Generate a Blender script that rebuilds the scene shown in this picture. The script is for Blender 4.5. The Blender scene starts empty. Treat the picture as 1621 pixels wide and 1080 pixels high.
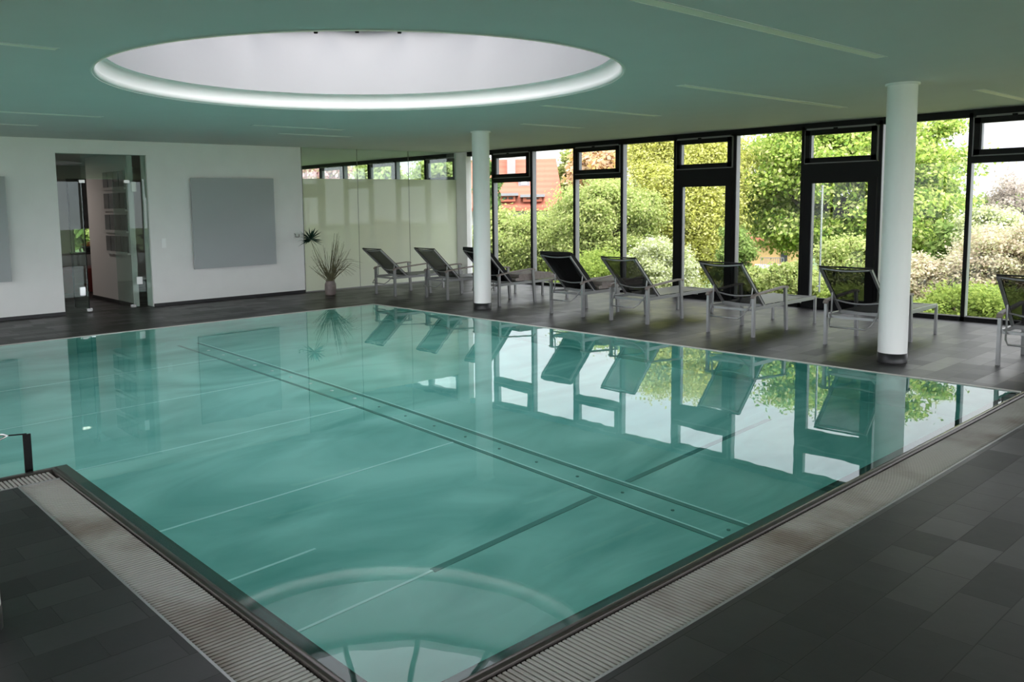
import bpy, math, random
import numpy as np
from mathutils import Vector, Matrix
R = math.radians
random.seed(7)
rng = np.random.default_rng(11)
scene = bpy.context.scene
col = scene.collection

# ------------------------------------------------------------------ helpers
class MB:
    """collects shapes, then links them as one mesh object"""
    def __init__(s): s.v = []; s.f = []; s.m = []; s.sm = []
    def add(s, vs, fs, m=0, smooth=False, M=None):
        b = len(s.v)
        for p in vs:
            p = Vector(p)
            if M is not None: p = M @ p
            s.v.append(tuple(p))
        for f in fs:
            s.f.append(tuple(b + i for i in f)); s.m.append(m); s.sm.append(smooth)
        return s
    def box(s, a, b, m=0, M=None):
        x0, y0, z0 = a; x1, y1, z1 = b
        if x0 > x1: x0, x1 = x1, x0
        if y0 > y1: y0, y1 = y1, y0
        if z0 > z1: z0, z1 = z1, z0
        return s.add([(x0,y0,z0),(x1,y0,z0),(x1,y1,z0),(x0,y1,z0),(x0,y0,z1),(x1,y0,z1),(x1,y1,z1),(x0,y1,z1)],
              [(0,3,2,1),(4,5,6,7),(0,1,5,4),(1,2,6,5),(2,3,7,6),(3,0,4,7)], m, False, M)
    def tube(s, pts, r, n=8, m=0, closed=False, cap=True, M=None, rx=None):
        """round (or elliptic) tube along points; r may be a list"""
        pts = [Vector(p) for p in pts]; k = len(pts)
        rs = r if isinstance(r, (list, tuple)) else [r] * k
        vs = []; fs = []
        up = None
        for i, p in enumerate(pts):
            if closed: t = (pts[(i+1) % k] - pts[i-1]).normalized()
            else: t = (pts[min(i+1, k-1)] - pts[max(i-1, 0)]).normalized()
            if up is None:
                a = Vector((0,0,1)) if abs(t.z) < .9 else Vector((1,0,0))
                up = (a - t * a.dot(t)).normalized()
            else: up = (up - t * up.dot(t)).normalized()
            sd = t.cross(up)
            for j in range(n):
                an = 2*math.pi*j/n
                vs.append(p + up*math.cos(an)*rs[i] + sd*math.sin(an)*(rx if rx else rs[i]))
        L = k if closed else k-1
        for i in range(L):
            for j in range(n):
                a = i*n+j; b = i*n+(j+1)%n; c = ((i+1)%k)*n+(j+1)%n; d = ((i+1)%k)*n+j
                fs.append((a,b,c,d))
        s.add(vs, fs, m, True, M)
        if cap and not closed:
            s.add(vs[:n], [tuple(range(n))[::-1]], m, False, M)
            s.add(vs[-n:], [tuple(range(n))], m, False, M)
        return s
    def bar(s, a, b, w, h, m=0, M=None):
        """rectangular bar from a to b, w sideways, h up"""
        a = Vector(a); b = Vector(b); t = (b-a).normalized()
        up = Vector((0,0,1)) if abs(t.z) < .95 else Vector((0,1,0))
        sd = t.cross(up).normalized(); up = sd.cross(t).normalized()
        vs = []
        for p in (a, b):
            for (i, j) in ((-1,-1),(1,-1),(1,1),(-1,1)):
                vs.append(p + sd*(w/2*i) + up*(h/2*j))
        return s.add(vs, [(0,1,2,3),(7,6,5,4),(0,4,5,1),(1,5,6,2),(2,6,7,3),(3,7,4,0)], m, False, M)
    def lathe(s, prof, n=32, m=0, c=(0,0), M=None, smooth=True):
        vs = []; fs = []
        for (r, z) in prof:
            for j in range(n):
                a = 2*math.pi*j/n
                vs.append((c[0]+r*math.cos(a), c[1]+r*math.sin(a), z))
        for i in range(len(prof)-1):
            for j in range(n):
                fs.append((i*n+j, i*n+(j+1)%n, (i+1)*n+(j+1)%n, (i+1)*n+j))
        return s.add(vs, fs, m, smooth, M)
    def disc(s, r, z, n=32, m=0, c=(0,0), up=True, M=None):
        vs = [(c[0]+r*math.cos(2*math.pi*j/n), c[1]+r*math.sin(2*math.pi*j/n), z) for j in range(n)]
        f = tuple(range(n)); 
        return s.add(vs, [f if up else f[::-1]], m, False, M)
    def poly(s, pts, thick, axis=2, m=0, M=None):
        """extrude a polygon given as 3d points along axis by thick"""
        n = len(pts); o = Vector((0,0,0)); o[axis] = thick
        vs = [Vector(p) for p in pts] + [Vector(p)+o for p in pts]
        fs = [tuple(range(n))[::-1], tuple(range(n, 2*n))] + [(i, (i+1)%n, (i+1)%n+n, i+n) for i in range(n)]
        return s.add(vs, fs, m, False, M)
    def build(s, name, mats, parent=None, loc=None):
        me = bpy.data.meshes.new(name)
        me.from_pydata(s.v, [], s.f)
        if not isinstance(mats, (list, tuple)): mats = [mats]
        for mm in mats: me.materials.append(mm)
        me.polygons.foreach_set('material_index', s.m)
        me.polygons.foreach_set('use_smooth', s.sm)
        me.update()
        o = bpy.data.objects.new(name, me); col.objects.link(o)
        if parent: o.parent = parent
        if loc: o.location = loc
        return o

def tag(o, label=None, cat=None, group=None, kind=None):
    if label: o['label'] = label
    if cat: o['category'] = cat
    if group: o['group'] = group
    if kind: o['kind'] = kind
    return o
def empty(name, loc=(0,0,0), rz=0, **k):
    o = bpy.data.objects.new(name, None); col.objects.link(o)
    o.location = loc; o.rotation_euler = (0,0,rz); o.empty_display_size = .1
    return tag(o, **k)
def copy_tree(o, parent=None):
    kids = list(o.children)
    c = o.copy(); col.objects.link(c)
    if parent: c.parent = parent
    for ch in kids: copy_tree(ch, c)
    return c

# ------------------------------------------------------------------ materials
def mat(name, color=(.5,.5,.5), rough=.5, metal=0, spec=.5, noise=None, bump=None, coat=0, trans=0):
    m = bpy.data.materials.new(name); m.use_nodes = True
    nt = m.node_tree; b = nt.nodes['Principled BSDF']
    b.inputs['Base Color'].default_value = (*color, 1); b.inputs['Roughness'].default_value = rough
    b.inputs['Metallic'].default_value = metal; b.inputs['Specular IOR Level'].default_value = spec
    b.inputs['Coat Weight'].default_value = coat
    tc = nt.nodes.new('ShaderNodeTexCoord')
    if noise:
        sc, amt = noise[0], noise[1]
        n = nt.nodes.new('ShaderNodeTexNoise'); n.inputs['Scale'].default_value = sc; n.inputs['Detail'].default_value = 5
        nt.links.new(tc.outputs['Object'], n.inputs['Vector'])
        r = nt.nodes.new('ShaderNodeValToRGB')
        r.color_ramp.elements[0].position = .3; r.color_ramp.elements[1].position = .7
        r.color_ramp.elements[0].color = (*[c*(1-amt) for c in color], 1)
        r.color_ramp.elements[1].color = (*[min(1, c*(1+amt)) for c in color], 1)
        nt.links.new(n.outputs['Fac'], r.inputs['Fac']); nt.links.new(r.outputs['Color'], b.inputs['Base Color'])
    if bump:
        n = nt.nodes.new('ShaderNodeTexNoise'); n.inputs['Scale'].default_value = bump[0]; n.inputs['Detail'].default_value = 4
        nt.links.new(tc.outputs['Object'], n.inputs['Vector'])
        bp = nt.nodes.new('ShaderNodeBump'); bp.inputs['Strength'].default_value = bump[1]; bp.inputs['Distance'].default_value = .01
        nt.links.new(n.outputs['Fac'], bp.inputs['Height']); nt.links.new(bp.outputs['Normal'], b.inputs['Normal'])
    return m

M = {}
M['wall'] = mat('white_plaster', (.82,.805,.80), .8, noise=(3,.02))
M['ceiling'] = mat('ceiling_plaster', (.72,.715,.71), .7, noise=(2,.015))
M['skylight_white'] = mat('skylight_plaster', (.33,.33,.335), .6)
M['lip'] = mat('skylight_lip_paint', (.82,.82,.80), .5)
M['column'] = mat('column_paint', (.88,.88,.87), .45)
M['plinth'] = mat('dark_plinth', (.02,.02,.022), .4)
M['black'] = mat('anthracite_frame', (.0045,.0045,.005), .5, spec=.22)
M['alu'] = mat('grey_aluminium', (.26,.26,.28), .35, metal=.3)
M['gasket'] = mat('grey_gasket_line', (.22,.22,.21), .5)
M['chrome'] = mat('brushed_steel', (.62,.62,.62), .25, metal=1)
M['frame_silver'] = mat('lounger_aluminium', (.34,.34,.34), .38, metal=.55)
M['arm'] = mat('taupe_arm_pad', (.27,.22,.20), .5, noise=(30,.12))
M['blackpad'] = mat('black_cushion_fabric', (.008,.008,.009), .85)
M['taupe_pad'] = mat('taupe_cushion_fabric', (.33,.28,.26), .85, noise=(25,.15), bump=(60,.3))
M['panel'] = mat('grey_acoustic_fabric', (.41,.425,.44), .9, bump=(300,.15))
M['switch'] = mat('white_plastic', (.93,.93,.93), .4)
M['rim'] = mat('steel_rim', (.075,.065,.06), .25, metal=.6)
M['vase'] = mat('taupe_vase', (.20,.16,.15), .5, noise=(14,.2))
M['deepgreen'] = mat('dark_green_leaf', (.012,.055,.035), .5)
M['drygrass'] = mat('dry_olive_stem', (.13,.12,.06), .7, noise=(20,.3))
M['dark_grey'] = mat('dark_interior', (.05,.048,.046), .7)  # plain dark grey of the table, bowl and panel backing
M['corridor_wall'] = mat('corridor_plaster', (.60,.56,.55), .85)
M['rack'] = mat('grey_rack_card', (.16,.16,.16), .6, noise=(6,.2))
M['red'] = mat('red_upholstery', (.16,.02,.015), .7)
M['orange'] = mat('orange_petals', (.9,.22,.04), .6)
M['render'] = mat('white_house_render', (.5,.48,.47), .85)
M['ochre'] = mat('ochre_house_render', (.42,.29,.12), .85)
M['pinkish'] = mat('pink_house_render', (.60,.40,.40), .85)
M['bark'] = mat('bark', (.10,.075,.055), .9, noise=(8,.4), bump=(20,.5))
M['darkglass'] = mat('dark_house_window', (.03,.035,.04), .15)
M['ground'] = mat('meadow_ground', (.10,.15,.05), .95, noise=(.6,.35))
M['skyblindwhite'] = mat('white_rooflight_pane', (.85,.85,.85), .4)

def floor_mat():
    m = mat('slate_floor_tile', (.05,.05,.05), .42); nt = m.node_tree; N = nt.nodes; L = nt.links
    b = N['Principled BSDF']; b.inputs['Specular IOR Level'].default_value = .36
    tc = [n for n in N if n.type == 'TEX_COORD'][0]
    mp = N.new('ShaderNodeMapping'); mp.inputs['Rotation'].default_value = (0,0,R(90))
    L.new(tc.outputs['Object'], mp.inputs['Vector'])
    br = N.new('ShaderNodeTexBrick')
    br.inputs['Color1'].default_value = (.0,.0,.0,1); br.inputs['Color2'].default_value = (1,1,1,1)
    br.inputs['Mortar'].default_value = (0,0,0,1); br.inputs['Scale'].default_value = 1
    br.inputs['Mortar Size'].default_value = .003; br.inputs['Mortar Smooth'].default_value = .3
    br.inputs['Brick Width'].default_value = .46; br.inputs['Row Height'].default_value = .205; br.inputs['Bias'].default_value = 0
    br.offset = .37; br.offset_frequency = 2; br.squash = .62; br.squash_frequency = 3
    L.new(mp.outputs['Vector'], br.inputs['Vector'])
    n = N.new('ShaderNodeTexNoise'); n.inputs['Scale'].default_value = 3; n.inputs['Detail'].default_value = 8; n.inputs['Roughness'].default_value = .65
    L.new(tc.outputs['Object'], n.inputs['Vector'])
    mix = N.new('ShaderNodeMix'); mix.data_type = 'RGBA'; mix.inputs['Factor'].default_value = .42
    L.new(br.outputs['Color'], mix.inputs[6]); L.new(n.outputs['Fac'], mix.inputs[7])
    cr = N.new('ShaderNodeValToRGB'); e = cr.color_ramp.elements
    e[0].position = .05; e[0].color = (.006,.0056,.006,1); e[1].position = .95; e[1].color = (.034,.0315,.032,1)
    L.new(mix.outputs[2], cr.inputs['Fac'])
    mm = N.new('ShaderNodeMix'); mm.data_type = 'RGBA'; mm.inputs[7].default_value = (.003,.0028,.0028,1)
    L.new(br.outputs['Fac'], mm.inputs['Factor']); L.new(cr.outputs['Color'], mm.inputs[6])
    L.new(mm.outputs[2], b.inputs['Base Color'])
    rr = N.new('ShaderNodeMapRange'); rr.inputs['To Min'].default_value = .50; rr.inputs['To Max'].default_value = .32
    L.new(mix.outputs[2], rr.inputs['Value']); L.new(rr.outputs['Result'], b.inputs['Roughness'])
    bp = N.new('ShaderNodeBump'); bp.inputs['Strength'].default_value = .35; bp.inputs['Distance'].default_value = .004
    sub = N.new('ShaderNodeMath'); sub.operation = 'SUBTRACT'
    L.new(n.outputs['Fac'], sub.inputs[0]); L.new(br.outputs['Fac'], sub.inputs[1])
    L.new(sub.outputs[0], bp.inputs['Height']); L.new(bp.outputs['Normal'], b.inputs['Normal'])
    return m
M['floor'] = floor_mat()

def two_sided_fresnel(nt, ior):
    """the same reflectance from either side of a thin pane"""
    fr = nt.nodes.new('ShaderNodeFresnel'); ge = nt.nodes.new('ShaderNodeNewGeometry'); mr = nt.nodes.new('ShaderNodeMapRange')
    mr.inputs['To Min'].default_value = ior; mr.inputs['To Max'].default_value = 1/ior
    nt.links.new(ge.outputs['Backfacing'], mr.inputs['Value']); nt.links.new(mr.outputs['Result'], fr.inputs['IOR'])
    return fr
def glass_mat(name, tint=(.93,.97,.95), extra=0.0, ior=1.5):
    m = bpy.data.materials.new(name); m.use_nodes = True; nt = m.node_tree; N = nt.nodes; L = nt.links
    N.clear(); o = N.new('ShaderNodeOutputMaterial')
    t = N.new('ShaderNodeBsdfTransparent'); t.inputs['Color'].default_value = (*tint, 1)
    g = N.new('ShaderNodeBsdfGlossy'); g.inputs['Roughness'].default_value = .0; g.inputs['Color'].default_value = (.9,.95,.93,1)
    fr = two_sided_fresnel(nt, ior)
    ad = N.new('ShaderNodeMath'); ad.operation = 'ADD'; ad.inputs[1].default_value = extra; ad.use_clamp = True
    L.new(fr.outputs[0], ad.inputs[0])
    mx = N.new('ShaderNodeMixShader'); L.new(ad.outputs[0], mx.inputs[0]); L.new(t.outputs[0], mx.inputs[1]); L.new(g.outputs[0], mx.inputs[2])
    L.new(mx.outputs[0], o.inputs['Surface'])
    return m
M['glass'] = glass_mat('window_glass', (.95,.97,.96), 0, 1.3)
M['roofglass'] = glass_mat('grey_solar_glass', (.88,.88,.90), 0, 1.3)
M['doorglass'] = glass_mat('green_door_glass', (.84,.90,.87), .0, 1.4)
M['clearglass'] = glass_mat('clear_partition_glass', (.86,.93,.90), .04)

def frosted():
    m = bpy.data.materials.new('frosted_glass_film'); m.use_nodes = True; nt = m.node_tree; N = nt.nodes; L = nt.links
    N.clear(); o = N.new('ShaderNodeOutputMaterial')
    t = N.new('ShaderNodeBsdfTranslucent'); t.inputs['Color'].default_value = (.95,.97,.88,1)
    d = N.new('ShaderNodeBsdfDiffuse'); d.inputs['Color'].default_value = (.62,.66,.62,1)
    g = N.new('ShaderNodeBsdfGlossy'); g.inputs['Roughness'].default_value = .03; g.inputs['Color'].default_value = (.9,.95,.93,1)
    a = N.new('ShaderNodeMixShader'); a.inputs[0].default_value = .10
    L.new(t.outputs[0], a.inputs[1]); L.new(d.outputs[0], a.inputs[2])
    fr = two_sided_fresnel(nt, 1.45)
    b = N.new('ShaderNodeMixShader'); L.new(fr.outputs[0], b.inputs[0]); L.new(a.outputs[0], b.inputs[1]); L.new(g.outputs[0], b.inputs[2])
    L.new(b.outputs[0], o.inputs['Surface'])
    return m
M['frost'] = frosted()

def sling():
    m = bpy.data.materials.new('mesh_sling_fabric'); m.use_nodes = True; nt = m.node_tree; N = nt.nodes; L = nt.links
    b = N['Principled BSDF']; b.inputs['Base Color'].default_value = (.008,.008,.008,1); b.inputs['Roughness'].default_value = .7; b.inputs['Specular IOR Level'].default_value = .2
    t = N.new('ShaderNodeBsdfTransparent'); mx = N.new('ShaderNodeMixShader'); mx.inputs[0].default_value = .90
    L.new(t.outputs[0], mx.inputs[1]); L.new(b.outputs[0], mx.inputs[2]); L.new(mx.outputs[0], N['Material Output'].inputs['Surface'])
    return m
M['sling'] = sling()

def water_mat():
    m = bpy.data.materials.new('pool_water'); m.use_nodes = True; nt = m.node_tree; N = nt.nodes; L = nt.links
    N.clear(); o = N.new('ShaderNodeOutputMaterial')
    g = N.new('ShaderNodeBsdfGlass'); g.inputs['IOR'].default_value = 1.333; g.inputs['Roughness'].default_value = 0
    g.inputs['Color'].default_value = (.97,1,1,1)
    tc = N.new('ShaderNodeTexCoord'); mp = N.new('ShaderNodeMapping'); mp.inputs['Scale'].default_value = (1,1,1)
    L.new(tc.outputs['Object'], mp.inputs['Vector'])
    n1 = N.new('ShaderNodeTexNoise'); n1.inputs['Scale'].default_value = 2.2; n1.inputs['Detail'].default_value = 2
    n2 = N.new('ShaderNodeTexNoise'); n2.inputs['Scale'].default_value = .5; n2.inputs['Detail'].default_value = 1
    L.new(mp.outputs[0], n1.inputs['Vector']); L.new(mp.outputs[0], n2.inputs['Vector'])
    ma = N.new('ShaderNodeMath'); ma.operation = 'MULTIPLY_ADD'; ma.inputs[1].default_value = .3
    L.new(n1.outputs['Fac'], ma.inputs[0]); L.new(n2.outputs['Fac'], ma.inputs[2])
    bp = N.new('ShaderNodeBump'); bp.inputs['Strength'].default_value = .5; bp.inputs['Distance'].default_value = .0035
    L.new(ma.outputs[0], bp.inputs['Height']); L.new(bp.outputs[0], g.inputs['Normal'])
    L.new(g.outputs[0], o.inputs['Surface'])
    return m
M['water'] = water_mat()

def pool_mat():
    m = mat('turquoise_pool_lining', (.22,.60,.53), .55); nt = m.node_tree; N = nt.nodes; L = nt.links
    b = N['Principled BSDF']; b.inputs['Specular IOR Level'].default_value = .1
    tc = [n for n in N if n.type == 'TEX_COORD'][0]
    mp = N.new('ShaderNodeMapping'); mp.inputs['Scale'].default_value = (1.0,.35,1)
    L.new(tc.outputs['Object'], mp.inputs['Vector'])
    n = N.new('ShaderNodeTexNoise'); n.inputs['Scale'].default_value = 1.1; n.inputs['Detail'].default_value = 5; n.inputs['Distortion'].default_value = 1.6
    L.new(mp.outputs[0], n.inputs['Vector'])
    cr = N.new('ShaderNodeValToRGB'); e = cr.color_ramp.elements
    e[0].position = .35; e[0].color = (.14,.45,.40,1); e[1].position = .66; e[1].color = (.31,.70,.63,1)
    L.new(n.outputs['Fac'], cr.inputs['Fac']); L.new(cr.outputs['Color'], b.inputs['Base Color'])
    return m
M['pool'] = pool_mat()
M['pool_light'] = mat('pale_weld_seam', (.55,.92,.87), .5)
M['pool_dark'] = mat('dark_weld_seam', (.06,.26,.23), .6)
M['inlet'] = mat('white_inlet', (.85,.95,.93), .5)

def grate_mat():
    m = mat('overflow_grate_plastic', (.42,.41,.385), .5); nt = m.node_tree; N = nt.nodes; L = nt.links
    b = N['Principled BSDF']; tc = [n for n in N if n.type == 'TEX_COORD'][0]
    n = N.new('ShaderNodeTexNoise'); n.inputs['Scale'].default_value = 1.4; n.inputs['Detail'].default_value = 5
    L.new(tc.outputs['Object'], n.inputs['Vector'])
    cr = N.new('ShaderNodeValToRGB'); e = cr.color_ramp.elements
    e[0].position = .34; e[0].color = (.22,.18,.155,1); e[1].position = .52; e[1].color = (.40,.385,.36,1)
    L.new(n.outputs['Fac'], cr.inputs['Fac']); L.new(cr.outputs['Color'], b.inputs['Base Color'])
    return m
M['grate'] = grate_mat()

def leaf_mat(name, cols, transl=.45):
    m = bpy.data.materials.new(name); m.use_nodes = True; nt = m.node_tree; N = nt.nodes; L = nt.links
    N.clear(); o = N.new('ShaderNodeOutputMaterial')
    gi = N.new('ShaderNodeNewGeometry'); cr = N.new('ShaderNodeValToRGB'); e = cr.color_ramp.elements
    e[0].color = (*cols[0], 1); e[1].color = (*cols[-1], 1)
    for i, c in enumerate(cols[1:-1]):
        x = e.new((i+1)/(len(cols)-1)); x.color = (*c, 1)
    L.new(gi.outputs['Random Per Island'], cr.inputs['Fac'])
    d = N.new('ShaderNodeBsdfDiffuse'); t = N.new('ShaderNodeBsdfTranslucent')
    L.new(cr.outputs[0], d.inputs['Color']); L.new(cr.outputs[0], t.inputs['Color'])
    mx = N.new('ShaderNodeMixShader'); mx.inputs[0].default_value = transl
    L.new(d.outputs[0], mx.inputs[1]); L.new(t.outputs[0], mx.inputs[2]); L.new(mx.outputs[0], o.inputs['Surface'])
    return m
LF = {
 'chestnut': leaf_mat('chestnut_leaves', [(.28,.41,.07),(.44,.56,.12),(.12,.23,.045),(.54,.62,.17),(.68,.66,.34)]),
 'yellow': leaf_mat('yellow_green_leaves', [(.56,.57,.12),(.68,.68,.20),(.34,.38,.08),(.74,.70,.32),(.50,.52,.16)]),
 'light': leaf_mat('light_green_leaves', [(.36,.44,.13),(.48,.54,.20),(.28,.38,.10),(.56,.58,.28),(.42,.46,.14)]),
 'mid': leaf_mat('mid_green_leaves', [(.20,.30,.08),(.30,.40,.12),(.15,.24,.06),(.38,.44,.16)]),
 'conifer': leaf_mat('conifer_needles', [(.10,.18,.06),(.15,.25,.08),(.20,.28,.10)]),
 'rose': leaf_mat('coppery_blossom', [(.62,.38,.20),(.72,.50,.36),(.60,.46,.16),(.78,.60,.52)]),
 'pink': leaf_mat('pink_blossom', [(.80,.50,.52),(.75,.38,.45),(.85,.66,.62),(.48,.46,.20)]),
 'white': leaf_mat('white_blossom_leaves', [(.50,.56,.26),(.66,.68,.48),(.40,.46,.18),(.56,.60,.30),(.80,.80,.72)]),
 'palepink': leaf_mat('pale_pink_bush_leaves', [(.70,.60,.46),(.62,.50,.38),(.50,.52,.28),(.76,.70,.58)]),
 'bare': leaf_mat('budding_twigs', [(.50,.42,.38),(.60,.52,.46),(.42,.36,.30)]),
 'hedge': leaf_mat('hedge_leaves', [(.30,.40,.09),(.40,.48,.12),(.22,.32,.07)]),
}

def roof_mat():
    m = mat('red_roof_tiles', (.42,.13,.08), .9); nt = m.node_tree; N = nt.nodes; L = nt.links
    b = N['Principled BSDF']; tc = [n for n in N if n.type == 'TEX_COORD'][0]
    w = N.new('ShaderNodeTexWave'); w.wave_type = 'BANDS'; w.bands_direction = 'Z'; w.inputs['Scale'].default_value = 1.1; w.inputs['Distortion'].default_value = .4
    L.new(tc.outputs['Object'], w.inputs['Vector'])
    cr = N.new('ShaderNodeValToRGB'); e = cr.color_ramp.elements
    e[0].color = (.36,.11,.07,1); e[1].color = (.42,.14,.09,1)
    L.new(w.outputs['Fac'], cr.inputs['Fac']); L.new(cr.outputs['Color'], b.inputs['Base Color'])
    return m
M['roof'] = roof_mat()

# ------------------------------------------------------------------ camera
CAM = Vector((12.096, -8.621, 1.76))
yaw, pit, rol = R(48.843209), R(6.049308), R(-.916689)
F_PX, PPX, PPY, W, H = 1327.55, -88.40, -77.62, 1621, 1080
fw = Vector((-math.sin(yaw)*math.cos(pit), math.cos(yaw)*math.cos(pit), -math.sin(pit)))
rt = Vector((math.cos(yaw), math.sin(yaw), 0)); up = rt.cross(fw)
rt, up = rt*math.cos(rol) + up*math.sin(rol), up*math.cos(rol) - rt*math.sin(rol)
cd = bpy.data.cameras.new('camera'); cam = bpy.data.objects.new('camera', cd); col.objects.link(cam)
cam.matrix_world = Matrix(((rt.x,up.x,-fw.x,CAM.x),(rt.y,up.y,-fw.y,CAM.y),(rt.z,up.z,-fw.z,CAM.z),(0,0,0,1)))
cd.sensor_width = 36; cd.sensor_fit = 'HORIZONTAL'; cd.lens = F_PX/W*36
cd.shift_x = -PPX/W; cd.shift_y = PPY/W; cd.clip_end = 500; cd.clip_start = .05
scene.camera = cam
def ray(x, y): return fw + rt*((x-W/2-PPX)/F_PX) + up*((H/2+PPY-y)/F_PX)
def at(px, py, D):
    """surveyed place: where a bearing meets a given ground distance D"""
    d = ray(px, py); t = D/math.hypot(d.x, d.y); return CAM + d*t
def bear(px, D, z=0):
    p = at(px, 320, D); return Vector((p.x, p.y, z))

# ------------------------------------------------------------------ dimensions
XL, YW, HC, HW = -2.705, 4.407, 2.92, 2.87
XR, YB = 16.5, -12.5           # right end wall, wall behind the camera
RX, RY = 9.93, -7.057          # outer edges of the steel rim
LX, LY = 9.80, -6.924          # water line
NX = 5.974                     # the notch: left of it the basin runs on towards the back
GX, GY = 10.22, -7.325         # outer edges of the grate
DEP = 1.3
XN = -10.6                     # far end of the neighbouring room
MOD = 1.188; X0 = -1.522       # facade module

def structure(o): o['kind'] = 'structure'; return o

# ------------------------------------------------------------------ floor (slabs round the basin)
fb = MB()
def slab(x0, y0, x1, y1): fb.box((x0,y0,-.3),(x1,y1,0))
slab(-.03, .03, XR, YW+.16)                       # deck in front of the windows
slab(XN, .35, -.03, YW+.16)                        # through the partition
slab(XL-.3, YB, -.03, .35)                        # deck along the left wall
slab(-.03, YB, NX+GX-RX+.1, -10.4)                # behind the notch
slab(GX, YB, XR, .03)                            # right
slab(NX+.355, YB, GX, GY)                          # near deck
slab(-10.6, -6, XL-.3, .05)                     # rooms behind the left wall
structure(fb.build('floor', M['floor']))

# ------------------------------------------------------------------ pool basin
pb = MB()
pz = -DEP
pb.box((0,-10.4,pz-.1),(LX,0,pz))                         # bottom
pb.box((-.03,-10.4,pz),(0,.0,-.004)); pb.box((-.03,0,pz),(LX+.03,.03,-.004))
pb.box((LX,LY-.03,pz),(LX+.03,0,-.12)); pb.box((NX,LY-.03,pz),(LX,LY,-.12))
pb.box((NX,-10.4,pz),(NX+.03,LY-.03,-.12)); pb.box((0,-10.43,pz),(NX,-10.4,-.004))
basin = structure(pb.build('pool_basin', M['pool']))
def seam(x, y0, y1, m, w=.02, name='weld_seam'):
    MB().box((x-w/2,y0,pz),(x+w/2,y1,pz+.006)).build(name, M[m], basin)
for x in (1.7, 3.32, 4.93, 6.48): seam(x, LY+.02 if x > NX else -10.3, -3.72, 'pool_light')
seam(7.40, LY+.02, -5.8, 'pool_light'); seam(8.14, LY+.02, -5.4, 'pool_light')
seam(8.14, -5.4, -3.8, 'pool_dark', .05); seam(8.14, -3.4, -1.2, 'pool_dark', .05)
ch = MB(); ch.box((.4,-3.78,pz),(LX-.1,-3.74,pz+.012)); ch.box((.4,-3.49,pz),(LX-.1,-3.45,pz+.012))
ch.build('inlet_channel_edge', M['pool_dark'], basin)
ch = MB(); ch.box((.4,-3.44,pz),(LX-.1,-3.425,pz+.008)); ch.box((5.5,-3.735,pz),(LX-.1,-3.72,pz+.008))
ch.build('inlet_channel_lip', M['pool_light'], basin)
for i in range(20):
    x = 1.06 + i*.449
    rI = .022 if i < 9 else .013
    MB().lathe([(rI,pz),(rI,pz+.012),(.0,pz+.012)], 12, c=(x,-3.60)).build('floor_inlet', M['inlet'] if i < 9 else M['pool_dark'], basin)
# wall niches / light strip at the far wall
wv = MB(); wv.add([(0,-10.4,0),(NX+.133-.047,-10.4,0),(NX+.133-.047,LY-.133+.047,0),(LX+.083,LY-.133+.047,0),(LX+.083,0,0),(0,0,0)], [(0,1,2,3,4,5)])
water = wv.build('pool_water', M['water'], loc=(0,0,-.004))
tag(water, 'still turquoise pool water mirroring the windows and loungers', 'water')

# steel rim: rounded bar between water and grate
def rim(name, pts, rw, nearside, label):
    mb = MB()
    for a, b in zip(pts[:-1], pts[1:]):
        pass
    return mb
rimb = MB()
def rim_seg(a, b, inward, w, ext0=0, ext1=0):
    """a->b along the water line; inward = unit vector to the grate side; w = rim width"""
    a = Vector((*a, 0)); b = Vector((*b, 0)); n = Vector((*inward, 0))
    prof = [(0,-.16),(0,-.052),(.006,-.046),(w-.050,-.014),(w-.046,.002),(w-.040,.008),(w-.006,.008),(w,.002),(w,-.09)]
    vs = []
    k = len(prof)
    for e, p in ((0, a), (1, b)):
        for (o, z) in prof:
            q = p + n*o; d = (b-a).normalized()
            sh = (ext0 if e == 0 else ext1)
            q = q + d*(o*sh); q.z = z; vs.append(q)
    fs = [(i, i+1, k+i+1, k+i) for i in range(k-1)]
    rimb.add(vs, fs, 0, True)
rim_seg((NX,LY), (LX,LY), (0,-1), .133, ext0=1, ext1=1)
rim_seg((LX,LY), (LX,0), (1,0), .13, ext0=-1, ext1=0)
rim_seg((NX,-10.4), (NX,LY), (1,0), .133, ext0=0, ext1=-1)
rimo = rimb.build('pool_rim', M['rim'])
tag(rimo, 'dark stainless steel rim between the water and the near overflow grates', 'pool rim', kind='structure')
# narrow pale edge along the two far sides
eb = MB(); eb.box((-.03,-10.4,-.02),(.0,0,.004)); eb.box((-.03,0,-.02),(LX+.07,.03,.004))
structure(eb.build('trim_1', mat('pale_edge_strip', (.50,.49,.46), .5)))

# grates: single slats between two carrier edges
def grate(name, x0, y0, x1, y1, along, label, slope=0):
    g = MB(); pitch = .026; sw = .016
    if along == 'y':
        n = int((y1-y0)/pitch)
        for i in range(n): g.box((x0,y0+i*pitch,-.03),(x1,y0+i*pitch+sw,-.004))
    else:
        n = int((x1-x0)/pitch)
        for i in range(n): g.box((x0+i*pitch,y0,-.03),(x0+i*pitch+sw,y1,-.004))
    o = g.build(name, M['grate'])
    tag(o, label, 'grate', group=None)
    e = MB()
    if along == 'y': e.box((x1,y0,-.03),(x1+.012,y1,.002))
    else: e.box((x0,y0-.012,-.03),(x1,y0,.002))
    e.build('edge_strip', M['frame_silver'], o)
    return o
grate('overflow_grate', RX+.012, RY, GX-.012, .03, 'y', 'long pale overflow grate along the right edge of the pool')
grate('overflow_grate', NX+.355, GY+.012, GX-.012, RY-.012, 'x', 'pale overflow grate along the near edge of the pool, at lower left')
grate('overflow_grate', NX+.145, -10.4, NX+.343, RY-.012, 'y', 'short comb of overflow grate slats left of the notch corner')
cc = MB(); cc.box((NX+.145, RY-.25, -.03), (NX+.36, RY-.012, -.003)); 
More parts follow.
